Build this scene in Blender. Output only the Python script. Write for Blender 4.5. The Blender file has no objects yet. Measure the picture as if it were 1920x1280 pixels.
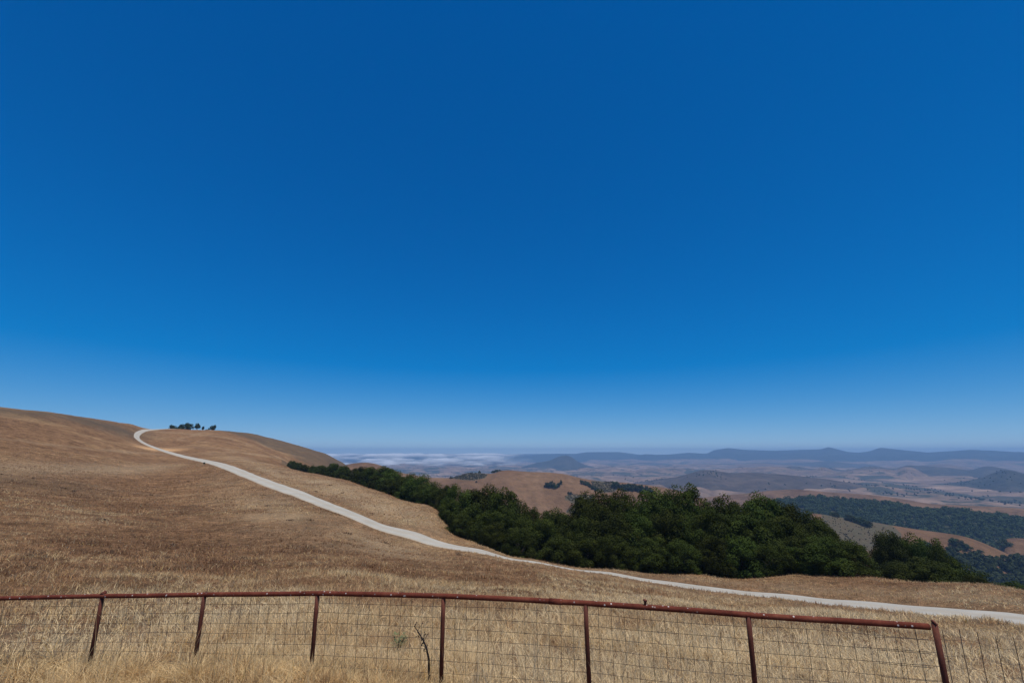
import bpy, math, random
import numpy as np
from mathutils import Vector

rng = np.random.default_rng(7)
random.seed(7)
SC = bpy.context.scene
COL = SC.collection
PI = math.pi

# ------------------------------------------------------------------ camera
FPX, PITCH = 853.0, math.atan(208 / 853.0)
CP, SP = math.cos(PITCH), math.sin(PITCH)


def ray(px, py):
    """Bearing (radians, 0 = ahead, clockwise) and slope of the sight line of a photo pixel."""
    X = px - 960.0
    Y = 640.0 - py
    F = FPX * CP - Y * SP
    Z = FPX * SP + Y * CP
    return math.atan2(X, F), Z / math.hypot(X, F)


cam = bpy.data.cameras.new('camera')
cam.sensor_width = 36.0
cam.lens = 36.0 * FPX / 1920.0
cam.clip_start = 0.05
cam.clip_end = 40000
camo = bpy.data.objects.new('camera', cam)
COL.objects.link(camo)
camo.rotation_euler = (PI / 2 + PITCH, 0, 0)
SC.camera = camo


# ------------------------------------------------------------------ noise
def _hash(ix, iy, seed):
    h = (ix.astype(np.int64) * 374761393 + iy.astype(np.int64) * 668265263 + seed * 1442695041) & 0xFFFFFFFF
    h = ((h ^ (h >> 13)) * 1274126177) & 0xFFFFFFFF
    return ((h ^ (h >> 16)) & 0xFFFFFF) / float(0xFFFFFF)


def vnoise(x, y, seed=0):
    x = np.asarray(x, float)
    y = np.asarray(y, float)
    ix = np.floor(x)
    iy = np.floor(y)
    fx = x - ix
    fy = y - iy
    fx = fx * fx * fx * (fx * (fx * 6 - 15) + 10)
    fy = fy * fy * fy * (fy * (fy * 6 - 15) + 10)
    a = _hash(ix, iy, seed)
    b = _hash(ix + 1, iy, seed)
    c = _hash(ix, iy + 1, seed)
    d = _hash(ix + 1, iy + 1, seed)
    return (a + (b - a) * fx + (c - a) * fy + (a - b - c + d) * fx * fy) * 2 - 1


def fbm(x, y, oct=4, seed=0):
    s = 0.0
    a = 0.5
    for k in range(oct):
        s = s + a * vnoise(x * 2 ** k + 17.3 * k, y * 2 ** k - 9.1 * k, seed + k)
        a *= 0.5
    return s


def sstep(a, b, x):
    t = np.clip((np.asarray(x, float) - a) / (b - a), 0, 1)
    return t * t * (3 - 2 * t)


# ------------------------------------------------------------------ objects
def link(o, parent=None):
    COL.objects.link(o)
    if parent is not None:
        o.parent = parent
    return o


def make_mesh(name, verts, quads=None, tris=None, smooth=False, attrs=None):
    me = bpy.data.meshes.new(name)
    verts = np.asarray(verts, np.float32).reshape(-1, 3)
    idx, starts, n = [], [], 0
    for f in (quads, tris):
        if f is None or len(f) == 0:
            continue
        f = np.asarray(f, np.int32)
        k = f.shape[1]
        starts.append(n + np.arange(len(f), dtype=np.int32) * k)
        idx.append(f.ravel())
        n += f.size
    idx = np.concatenate(idx)
    starts = np.concatenate(starts)
    me.vertices.add(len(verts))
    me.vertices.foreach_set('co', verts.ravel())
    me.loops.add(len(idx))
    me.loops.foreach_set('vertex_index', idx)
    me.polygons.add(len(starts))
    me.polygons.foreach_set('loop_start', starts)
    for k, v in (attrs or {}).items():
        v = np.asarray(v, np.float32)
        if v.ndim == 1:
            a = me.attributes.new(k, 'FLOAT', 'POINT')
            a.data.foreach_set('value', v)
        else:
            a = me.attributes.new(k, 'FLOAT_COLOR', 'POINT')
            c = np.ones((len(v), 4), np.float32)
            c[:, :3] = v
            a.data.foreach_set('color', c.ravel())
    me.update(calc_edges=True)
    if smooth:
        me.polygons.foreach_set('use_smooth', np.ones(len(starts), bool))
    return me


def mesh_obj(name, me, mat, parent=None):
    if mat is not None and not me.materials:
        me.materials.append(mat)
    return link(bpy.data.objects.new(name, me), parent)


def grid_quads(nu, nv):
    i = np.arange(nu - 1)[:, None]
    j = np.arange(nv - 1)[None, :]
    a = (i * nv + j).ravel()
    return np.stack([a, a + nv, a + nv + 1, a + 1], 1)


def thing(name, label, cat, loc=(0, 0, 0), group=None):
    o = bpy.data.objects.new(name, None)
    o.empty_display_size = 0.3
    link(o)
    o.location = loc
    tag(o, label, cat, group)
    return o


def tag(o, label=None, cat=None, group=None, kind=None):
    if label:
        o['label'] = label
    if cat:
        o['category'] = cat
    if group:
        o['group'] = group
    if kind:
        o['kind'] = kind
    return o


class Tubes:
    """Collects round bars and bent tubes into one mesh."""

    def __init__(self):
        self.v, self.q, self.t, self.n = [], [], [], 0

    def tube(self, pts, radii, seg=8, cap=True):
        pts = [Vector(p) for p in pts]
        if not hasattr(radii, '__len__'):
            radii = [radii] * len(pts)
        m = len(pts)
        base = self.n
        up = Vector((0, 0, 1))
        for i, p in enumerate(pts):
            d = (pts[min(i + 1, m - 1)] - pts[max(i - 1, 0)]).normalized()
            if i == 0:
                a = up if abs(d.dot(up)) < 0.95 else Vector((1, 0, 0))
            u = (a - d * a.dot(d)).normalized()
            a = u
            w = d.cross(u)
            for k in range(seg):
                ang = 2 * PI * k / seg
                self.v.append(p + (u * math.cos(ang) + w * math.sin(ang)) * radii[i])
        for i in range(m - 1):
            for k in range(seg):
                k2 = (k + 1) % seg
                self.q.append((base + i * seg + k, base + i * seg + k2, base + (i + 1) * seg + k2, base + (i + 1) * seg + k))
        self.n += m * seg
        if cap:
            for e, i in ((0, 0), (1, m - 1)):
                self.v.append(pts[i])
                c = self.n
                self.n += 1
                for k in range(seg):
                    k2 = (k + 1) % seg
                    f = (base + i * seg + k, base + i * seg + k2, c)
                    self.t.append(f if e else f[::-1])

    def quad(self, a, b, c, d):
        self.v += [a, b, c, d]
        self.q.append((self.n, self.n + 1, self.n + 2, self.n + 3))
        self.n += 4

    def build(self, name, mat, parent=None, smooth=True):
        me = make_mesh(name, [tuple(p) for p in self.v], self.q, self.t, smooth)
        return mesh_obj(name, me, mat, parent)


# ------------------------------------------------------------------ materials
class NT:
    def __init__(self, name):
        self.m = bpy.data.materials.new(name)
        self.m.use_nodes = True
        self.t = self.m.node_tree
        self.t.nodes.clear()
        self.out = self.n('ShaderNodeOutputMaterial')

    def n(self, typ, **kw):
        nd = self.t.nodes.new(typ)
        for k, v in kw.items():
            setattr(nd, k, v)
        return nd

    def l(self, a, b):
        self.t.links.new(a, b)

    def noise(self, scale, detail=6, rough=0.6, vec=None, dist=0.0):
        nd = self.n('ShaderNodeTexNoise')
        nd.inputs['Scale'].default_value = scale
        nd.inputs['Detail'].default_value = detail
        nd.inputs['Roughness'].default_value = rough
        nd.inputs['Distortion'].default_value = dist
        if vec is not None:
            self.l(vec, nd.inputs['Vector'])
        return nd.outputs['Fac']

    def coords(self, scale=(1, 1, 1)):
        tc = self.n('ShaderNodeTexCoord')
        mp = self.n('ShaderNodeMapping')
        mp.inputs['Scale'].default_value = scale
        self.l(tc.outputs['Object'], mp.inputs['Vector'])
        return mp.outputs['Vector']

    def ramp(self, fac, stops):
        nd = self.n('ShaderNodeValToRGB')
        cr = nd.color_ramp
        while len(cr.elements) < len(stops):
            cr.elements.new(0.5)
        for e, (p, c) in zip(cr.elements, stops):
            e.position = p
            if not hasattr(c, '__len__'):
                c = (c, c, c)
            e.color = tuple(c) + (1,)
        self.l(fac, nd.inputs['Fac'])
        return nd.outputs['Color']

    def mix(self, fac, a, b, mode='MIX'):
        nd = self.n('ShaderNodeMix', data_type='RGBA', blend_type=mode)
        for s, v in ((nd.inputs['Factor'], fac), (nd.inputs['A'], a), (nd.inputs['B'], b)):
            if hasattr(v, 'is_linked'):
                self.l(v, s)
            elif hasattr(v, '__len__'):
                s.default_value = tuple(v) + (1,)
            else:
                s.default_value = v
        return nd.outputs['Result']

    def attr(self, name, color=False):
        nd = self.n('ShaderNodeAttribute', attribute_name=name)
        return nd.outputs['Color' if color else 'Fac']

    def math(self, op, a, b=0.0, clamp=False):
        nd = self.n('ShaderNodeMath', operation=op, use_clamp=clamp)
        for s, v in ((nd.inputs[0], a), (nd.inputs[1], b)):
            if hasattr(v, 'is_linked'):
                self.l(v, s)
            else:
                s.default_value = v
        return nd.outputs[0]

    def finish(self, color, rough=0.95, spec=0.1, bump=None, bump_str=0.5, bump_dist=0.1, metallic=0.0, transl=None):
        p = self.n('ShaderNodeBsdfPrincipled')
        if hasattr(color, 'is_linked'):
            self.l(color, p.inputs['Base Color'])
        else:
            p.inputs['Base Color'].default_value = tuple(color) + (1,)
        if hasattr(rough, 'is_linked'):
            self.l(rough, p.inputs['Roughness'])
        else:
            p.inputs['Roughness'].default_value = rough
        p.inputs['Specular IOR Level'].default_value = spec
        p.inputs['Metallic'].default_value = metallic
        if bump is not None:
            b = self.n('ShaderNodeBump')
            b.inputs['Strength'].default_value = bump_str
            b.inputs['Distance'].default_value = bump_dist
            self.l(bump, b.inputs['Height'])
            self.l(b.outputs['Normal'], p.inputs['Normal'])
        sh = p.outputs[0]
        if transl:
            tr = self.n('ShaderNodeBsdfTranslucent')
            if hasattr(color, 'is_linked'):
                self.l(color, tr.inputs['Color'])
            else:
                tr.inputs['Color'].default_value = tuple(color) + (1,)
            mx = self.n('ShaderNodeMixShader')
            mx.inputs[0].default_value = transl
            self.l(sh, mx.inputs[1])
            self.l(tr.outputs[0], mx.inputs[2])
            sh = mx.outputs[0]
        self.l(sh, self.out.inputs['Surface'])
        return self.m


def leaf_material(name, dark, mid, light, transl=0.15):
    t = NT(name)
    oi = t.n('ShaderNodeObjectInfo')
    co = t.coords()
    f = t.noise(0.9, 3, 0.6, co)
    c = t.ramp(f, [(0.3, dark), (0.5, mid), (0.72, light)])
    v = t.attr('leaf')
    c = t.mix(t.math('MULTIPLY', v, 0.7), c, light)
    hs = t.n('ShaderNodeHueSaturation')
    t.l(c, hs.inputs['Color'])
    t.l(t.math('ADD', t.math('MULTIPLY', oi.outputs['Random'], 0.045), 0.455), hs.inputs['Hue'])
    t.l(t.math('ADD', t.math('MULTIPLY', oi.outputs['Random'], 0.75), 0.62), hs.inputs['Value'])
    return t.finish(hs.outputs['Color'], 0.8, 0.06, transl=transl)


M_OAK = leaf_material('oak_leaves', (0.014, 0.026, 0.005), (0.025, 0.042, 0.007), (0.054, 0.075, 0.015))
M_FAR = leaf_material('far_leaves', (0.018, 0.030, 0.011), (0.027, 0.042, 0.015), (0.042, 0.060, 0.021), 0.1)
M_SCRUB = leaf_material('scrub_leaves', (0.06, 0.064, 0.032), (0.085, 0.084, 0.042), (0.115, 0.105, 0.055), 0.15)

t = NT('bark')
f = t.noise(9, 6, 0.65, t.coords((1, 1, 0.25)))
M_BARK = t.finish(t.ramp(f, [(0.3, (0.035, 0.028, 0.022)), (0.7, (0.12, 0.10, 0.082))]), 0.95, 0.1, f, 0.8, 0.05)

# dry grass on the hill. The tint attributes hold where plants of another colour grow.
t = NT('dry_grass_ground')
co = t.coords()
n1 = t.noise(0.045, 6, 0.65, co, 1.0)
n2 = t.noise(0.55, 6, 0.7, co, 0.3)
n3 = t.noise(2.6, 6, 0.75, co)
n4 = t.noise(14.0, 4, 0.7, co)
base = t.ramp(n1, [(0.32, (0.142, 0.078, 0.040)), (0.5, (0.194, 0.110, 0.056)), (0.68, (0.270, 0.168, 0.085))])
c = t.mix(1.0, base, t.ramp(n2, [(0.32, 0.50), (0.50, 0.98), (0.68, 1.42)]), 'MULTIPLY')
c = t.mix(1.0, c, t.ramp(n3, [(0.33, 0.42), (0.50, 1.0), (0.67, 1.6)]), 'MULTIPLY')
c = t.mix(0.8, c, t.ramp(n4, [(0.28, 0.55), (0.5, 1.0), (0.72, 1.4)]), 'MULTIPLY')
c = t.mix(t.math('MULTIPLY', t.attr('straw'), 0.75), c, (0.42, 0.325, 0.205))
sc = t.mix(t.math('MULTIPLY', t.attr('scrub'), t.ramp(t.noise(0.12, 6, 0.7, co), [(0.3, 0.45), (0.65, 0.95)])), c, t.ramp(n3, [(0.3, (0.060, 0.047, 0.030)), (0.7, (0.120, 0.090, 0.060))]))
dt = t.mix(t.attr('dirt'), sc, (0.50, 0.30, 0.15))
M_HILL = t.finish(dt, 1.0, 0.05, t.math('ADD', n3, t.math('MULTIPLY', n4, 0.4)), 1.0, 0.22)

t = NT('pale_road')
co = t.coords()
n1 = t.noise(0.5, 5, 0.6, co)
n2 = t.noise(9.0, 5, 0.7, co)
c = t.ramp(n1, [(0.3, (0.325, 0.31, 0.268)), (0.7, (0.405, 0.39, 0.345))])
c = t.mix(0.8, c, t.ramp(n2, [(0.25, 0.72), (0.5, 1.0), (0.75, 1.12)]), 'MULTIPLY')
c = t.mix(t.math('MULTIPLY', t.attr('shoulder'), t.ramp(n2, [(0.3, 0.2), (0.6, 1.0)])), c, (0.33, 0.25, 0.16))
M_ROAD = t.finish(c, 0.95, 0.1, n2, 0.3, 0.03)


def hill_material(name, lo, mid, hi, s1, s2, patch=None, pscale=0.01, pthr=0.6, stretch=(1, 1, 1), con=1.0):
    t = NT(name)
    co = t.coords(stretch)
    a = t.noise(s1, 6, 0.6, co, 0.4)
    b = t.noise(s2, 6, 0.7, co)
    c = t.ramp(a, [(0.3, lo), (0.5, mid), (0.7, hi)])
    c = t.mix(1.0, c, t.ramp(b, [(0.3, 1 - 0.45 * con), (0.5, 1.0), (0.7, 1 + 0.5 * con)]), 'MULTIPLY')
    c = t.mix(t.math('MULTIPLY', t.attr('scrub'), t.ramp(b, [(0.35, 0.72), (0.6, 1.0)])), c, (0.080, 0.070, 0.044))
    if patch:
        p = t.noise(pscale, 7, 0.65, co, 0.8)
        c = t.mix(t.ramp(p, [(pthr, 0.0), (pthr + 0.05, 1.0)]), c, patch)
    return t.finish(c, 1.0, 0.03, b, 0.6, 0.4 / s2)


GOLD = ((0.105, 0.060, 0.033), (0.137, 0.080, 0.044), (0.178, 0.108, 0.060))
M_GOLD = hill_material('golden_hill', *GOLD, 0.012, 0.09, con=0.6)
M_GOLDFAR = hill_material('golden_far', *GOLD, 0.006, 0.03, (0.045, 0.05, 0.026), 0.011, 0.63)
M_WOODED = hill_material('wooded_soil', (0.04, 0.046, 0.024), (0.055, 0.056, 0.029), (0.08, 0.074, 0.04), 0.012, 0.06)
M_VALLEY = hill_material('valley_fields', (0.10, 0.070, 0.052), (0.185, 0.125, 0.088), (0.25, 0.17, 0.12), 0.0030, 0.010,
                         (0.05, 0.05, 0.035), 0.0046, 0.50, (1, 1, 1))
M_LOWHILL = hill_material('low_hills_soil', (0.045, 0.036, 0.029), (0.062, 0.048, 0.038), (0.09, 0.066, 0.05), 0.004, 0.02)
M_PEAK = hill_material('peak_soil', (0.030, 0.030, 0.025), (0.042, 0.040, 0.031), (0.065, 0.054, 0.041), 0.004, 0.02)
M_MOUNT = hill_material('mountain_soil', (0.022, 0.025, 0.020), (0.028, 0.031, 0.024), (0.040, 0.040, 0.030), 0.0016, 0.008)

t = NT('white_fog')
tr = t.n('ShaderNodeBsdfTransparent')
df = t.n('ShaderNodeBsdfDiffuse')
df.inputs['Color'].default_value = (0.58, 0.60, 0.63, 1)
mx = t.n('ShaderNodeMixShader')
t.l(t.attr('thick'), mx.inputs[0])
t.l(tr.outputs[0], mx.inputs[1])
t.l(df.outputs[0], mx.inputs[2])
t.l(mx.outputs[0], t.out.inputs['Surface'])
M_FOG = t.m

# rusty pipe
t = NT('rusty_pipe')
co = t.coords()
n1 = t.noise(5, 6, 0.65, co)
n2 = t.noise(60, 4, 0.7, co)
c = t.ramp(n1, [(0.3, (0.075, 0.019, 0.012)), (0.52, (0.13, 0.034, 0.021)), (0.72, (0.18, 0.058, 0.034))])
c = t.mix(0.6, c, t.ramp(n2, [(0.3, 0.5), (0.55, 1.0), (0.75, 1.25)]), 'MULTIPLY')
vo = t.n('ShaderNodeTexVoronoi')
vo.inputs['Scale'].default_value = 19
t.l(co, vo.inputs['Vector'])
spot = t.ramp(t.math('ADD', vo.outputs['Distance'], t.math('MULTIPLY', n2, 0.10)), [(0.155, 1.0), (0.225, 0.0)])
keep = t.ramp(t.noise(3.0, 2, 0.5, co), [(0.36, 0.0), (0.46, 1.0)])
c = t.mix(t.math('MULTIPLY', spot, keep), c, (0.50, 0.44, 0.41))
M_RUST = t.finish(c, 0.8, 0.08, n2, 0.35, 0.004)

t = NT('rusty_post')
n1 = t.noise(6, 6, 0.65, t.coords((1, 1, 0.5)))
n2 = t.noise(70, 4, 0.7, t.coords())
c = t.ramp(n1, [(0.32, (0.06, 0.020, 0.014)), (0.55, (0.115, 0.034, 0.021)), (0.75, (0.17, 0.060, 0.034))])
c = t.mix(0.6, c, t.ramp(n2, [(0.3, 0.5), (0.55, 1.0), (0.75, 1.3)]), 'MULTIPLY')
M_POST = t.finish(c, 0.8, 0.25, n2, 0.4, 0.004)

t = NT('weathered_wire')
n1 = t.noise(4, 4, 0.6, t.coords())
M_WIRE = t.finish(t.ramp(n1, [(0.35, (0.026, 0.017, 0.013)), (0.65, (0.07, 0.055, 0.05))]), 0.65, 0.3)

t = NT('dry_blades')
c = t.attr('tint', True)
M_BLADE = t.finish(c, 0.7, 0.25, transl=0.42)
t = NT('dead_stem')
M_STEM = t.finish((0.035, 0.030, 0.032), 0.9, 0.1)
t = NT('weed_leaf')
M_WEED = t.finish((0.16, 0.18, 0.085), 0.8, 0.1, transl=0.2)

# ------------------------------------------------------------------ the near hill: control points (photo pixel, distance in metres)
CPX = [
    # left edge
    (50, 1115, 16), (50, 1050, 25), (50, 1000, 36), (50, 950, 54), (50, 900, 86), (50, 850, 130), (50, 800, 192), (0, 763, 262),
    (90, 772, 275), (200, 787, 305), (150, 1115, 15), (150, 900, 98),
    # x 300
    (300, 1110, 15), (300, 1050, 27), (300, 1000, 42), (300, 960, 62), (300, 920, 92), (300, 870, 148),
    (330, 804, 362), (250, 794, 330),
    # x 450-520
    (460, 1105, 15), (460, 1040, 29), (460, 980, 50), (460, 930, 74), (540, 990, 45),
    # road
    (1920, 1165, 26), (1820, 1155, 28), (1700, 1145, 30), (1550, 1131, 33), (1400, 1114, 35), (1300, 1102, 36.5), (1200, 1087, 38.2), (1080, 1070, 40), (960, 1050, 42.5), (880, 1031, 45.5), (800, 1014, 49), (720, 991, 53.5), (640, 958, 60.5), (560, 925, 73), (500, 904, 89), (440, 880, 114), (400, 867.5, 143), (345, 856, 186), (300, 843, 226), (268, 830, 256), (256, 820, 276), (263, 811, 302), (285, 806.5, 330), (310, 804, 350),
    # shoulder and upper ridge
    (405, 808, 385), (370, 807, 375), (450, 813, 420), (520, 828, 440), (580, 846, 455), (640, 869, 470), (655, 876, 475),
    (430, 845, 215), (480, 850, 225), (520, 858, 225), (506, 838, 330), (560, 854, 320), (610, 866, 340),
    # crest above the grove
    (545, 880, 185), (580, 888, 156), (630, 898, 128), (663, 905, 112), (688, 913, 101), (735, 930, 86), (780, 943, 76), (820, 955, 69),
    (640, 1100, 14.5), (640, 1040, 29), (640, 990, 46), (700, 962, 63), (620, 926, 78), (790, 980, 57), (560, 900, 100), (740, 955, 68),
    # middle and right, near side of road
    (830, 1105, 16), (830, 1060, 30), (960, 1100, 19), (1100, 1110, 20.5), (1250, 1125, 22), (1400, 1140, 21.5), (1550, 1150, 20.5), (1700, 1165, 21.5), (1880, 1178, 20.5),
    # right, far side of the road (grove edge and brow)
    (840, 1000, 57), (900, 1023, 51), (1000, 1050, 47.5), (1150, 1069, 44.5), (1300, 1080, 45), (1500, 1081, 48), (1640, 1087, 48), (1800, 1098, 45), (1905, 1107, 42.5),
]
CPE = []
for px, py, r in CPX:
    a, e = ray(px, py)
    CPE.append((math.degrees(a), math.log(r), e))


def cz(azd, r, z):
    CPE.append((azd, math.log(r), z / r))


for a in (-75, -55, -40, -20, 0, 20, 40, 55, 75):                     # ground under the camera and around the fence
    cz(a, 0.8, -1.95)
    cz(a, 2.2, -2.05)
    cz(a, 4.2, -2.25)
for a, r in zip((-39.3, -31.5, -21.4, -7.9, 8.3, 24.9, 39.3), (8.12, 7.02, 6.08, 5.41, 5.10, 5.22, 5.75)):
    cz(a, r, (-2.62, -2.45, -2.38, -2.40, -2.42, -2.44, -2.46)[(-39.3, -31.5, -21.4, -7.9, 8.3, 24.9, 39.3).index(a)])
for a, r in ((-50, 8.2), (55, 7.0), (70, 8.0), (-70, 8.0)):
    cz(a, r, -2.6)
# outside the frame
for a, pts in ((-62, ((16, -3.2), (40, -3.5), (95, -1), (200, 12), (300, 27), (420, 25), (600, -20))),
               (-78, ((16, -3.2), (40, -3), (95, 2), (200, 16), (300, 30), (420, 28), (600, -20))),
               (60, ((16, -4.6), (26, -6.4), (45, -9), (90, -24), (200, -65), (600, -170))),
               (78, ((16, -4.6), (26, -6.4), (45, -9), (90, -24), (200, -65), (600, -170)))):
    for r, z in pts:
        cz(a, r, z)
# behind the crests
for px, pts in ((0, ((330, 14), (420, -5), (600, -60))), (200, ((370, 11.5), (450, -6), (600, -60))), (330, ((400, 12.5), (470, -4), (600, -60))),
                (450, ((500, 3), (600, -60))), (580, ((200, -9.5), (260, -14), (520, -6), (600, -60))), (650, ((150, -9.5), (190, -16), (260, -24), (380, -24), (540, -22), (600, -70))),
                (735, ((100, -9.6), (125, -15), (200, -36), (300, -60), (600, -165))), (820, ((85, -10.5), (110, -18), (160, -34), (300, -80), (600, -170))),
                (900, ((70, -14.5), (105, -26), (200, -58), (600, -170))), (1000, ((62, -14.2), (95, -24), (200, -60), (600, -170))),
                (1150, ((65, -14.8), (95, -23), (200, -62), (600, -170))), (1300, ((62, -14), (90, -22), (200, -62), (600, -170))),
                (1500, ((66, -14), (90, -21.5), (200, -62), (600, -170))), (1700, ((62, -13.5), (90, -22), (200, -62), (600, -170))),
                (1880, ((56, -12.5), (85, -22), (200, -62), (600, -170)))):
    a, _ = ray(px, 900)
    for r, z in pts:
        cz(math.degrees(a), r, z)
CPE = np.array(CPE)
PTS = np.stack([CPE[:, 0] / 14.0, CPE[:, 1]], 1)


def _k(d2):
    return np.where(d2 > 1e-12, d2 * 0.5 * np.log(np.maximum(d2, 1e-12)), 0.0)


def _solve():
    n = len(PTS)
    d2 = ((PTS[:, None] - PTS[None]) ** 2).sum(2)
    A = np.zeros((n + 3, n + 3))
    A[:n, :n] = _k(d2) + np.eye(n) * 0.004
    A[:n, n] = 1
    A[:n, n + 1:] = PTS
    A[n:, :n] = A[:n, n:].T
    b = np.zeros(n + 3)
    b[:n] = CPE[:, 2]
    return np.linalg.solve(A, b)


WTS = _solve()


def hill_slope(azd, lr):
    azd = np.asarray(azd, float).ravel()
    lr = np.asarray(lr, float).ravel()
    out = np.empty(len(azd))
    n = len(PTS)
    for s in range(0, len(azd), 20000):
        q = np.stack([azd[s:s + 20000] / 14.0, lr[s:s + 20000]], 1)
        d2 = ((q[:, None] - PTS[None]) ** 2).sum(2)
        out[s:s + 20000] = _k(d2) @ WTS[:n] + WTS[n] + q @ WTS[n + 1:]
    return out


# road centre line
ROADPX = [(2150, 1186, 22), (2030, 1176, 24), (1920, 1165, 26), (1820, 1155, 28), (1700, 1145, 30), (1550, 1131, 33), (1400, 1114, 35), (1300, 1102, 36.5), (1200, 1087, 38.2), (1080, 1070, 40), (960, 1050, 42.5), (880, 1031, 45.5), (800, 1014, 49), (720, 991, 53.5), (640, 958, 60.5), (560, 925, 73), (500, 904, 89), (440, 880, 114), (400, 867.5, 143), (345, 856, 186), (300, 843, 226), (268, 830, 256), (256, 820, 276), (263, 811, 302), (285, 806.5, 330), (310, 804, 350), (345, 804, 376)]
RP = np.array([(r * math.sin(ray(x, y)[0]), r * math.cos(ray(x, y)[0])) for x, y, r in ROADPX])

RP = np.vstack([[(r * math.sin(math.radians(a)), r * math.cos(math.radians(a))) for a, r in ((84, 25), (76, 22.5), (67, 21.3), (58, 21.2))], RP])


def catmull(P, n=14):
    out = []
    for i in range(len(P) - 1):
        p0, p1, p2, p3 = P[max(i - 1, 0)], P[i], P[i + 1], P[min(i + 2, len(P) - 1)]
        for k in range(n):
            u = k / n
            out.append(0.5 * ((2 * p1) + (-p0 + p2) * u + (2 * p0 - 5 * p1 + 4 * p2 - p3) * u * u + (-p0 + 3 * p1 - 3 * p2 + p3) * u ** 3))
    out.append(P[-1])
    return np.array(out)


ROAD = catmull(RP, 16)
for _ in range(6):
    ROAD[1:-1] = 0.25 * ROAD[:-2] + 0.5 * ROAD[1:-1] + 0.25 * ROAD[2:]
# even steps
seg = np.r_[0, np.cumsum(np.hypot(*np.diff(ROAD, axis=0).T))]
su = np.arange(0, seg[-1], 0.8)
ROAD = np.stack([np.interp(su, seg, ROAD[:, 0]), np.interp(su, seg, ROAD[:, 1])], 1)


def road_dist(x, y):
    x = np.asarray(x, float).ravel()
    y = np.asarray(y, float).ravel()
    out = np.empty(len(x))
    P = ROAD[::3]
    for s in range(0, len(x), 20000):
        d2 = (x[s:s + 20000, None] - P[None, :, 0]) ** 2 + (y[s:s + 20000, None] - P[None, :, 1]) ** 2
        out[s:s + 20000] = np.sqrt(d2.min(1))
    return out


def hill_z(x, y, rd=None):
    x = np.asarray(x, float).ravel()
    y = np.asarray(y, float).ravel()
    r = np.maximum(np.hypot(x, y), 0.8)
    az = np.degrees(np.arctan2(x, y))
    azc = np.clip(az, -74, 74)
    z = hill_slope(azc, np.log(r)) * r
    back = sstep(80, 125, np.abs(az))
    z = z * (1 - back) + back * (-2.0 - 0.0004 * np.minimum(r, 600) ** 2)
    if rd is None:
        rd = road_dist(x, y)
    bump = fbm(x / 2.1, y / 2.1, 4, 5) * 0.16 + fbm(x / 14, y / 14, 3, 9) * 0.5 * np.clip(r / 60, 0, 1.0)
    z = z + bump * sstep(2.6, 8.0, rd) * (0.35 + 0.65 * sstep(5.0, 14, r))
    sp = r * np.cos(np.radians(az - 12)) - 5.09
    z = z + 0.09 * np.exp(-((sp + .55) / .4) ** 2) * sstep(-8, -16, az) * sstep(-75, -55, az)
    z = z + 0.16 * np.exp(-((rd - 3.0) / 0.6) ** 2) * (r < 140)       # low grassy bank beside the road
    return z


def hz(x, y):
    return float(hill_z([x], [y])[0])


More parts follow.
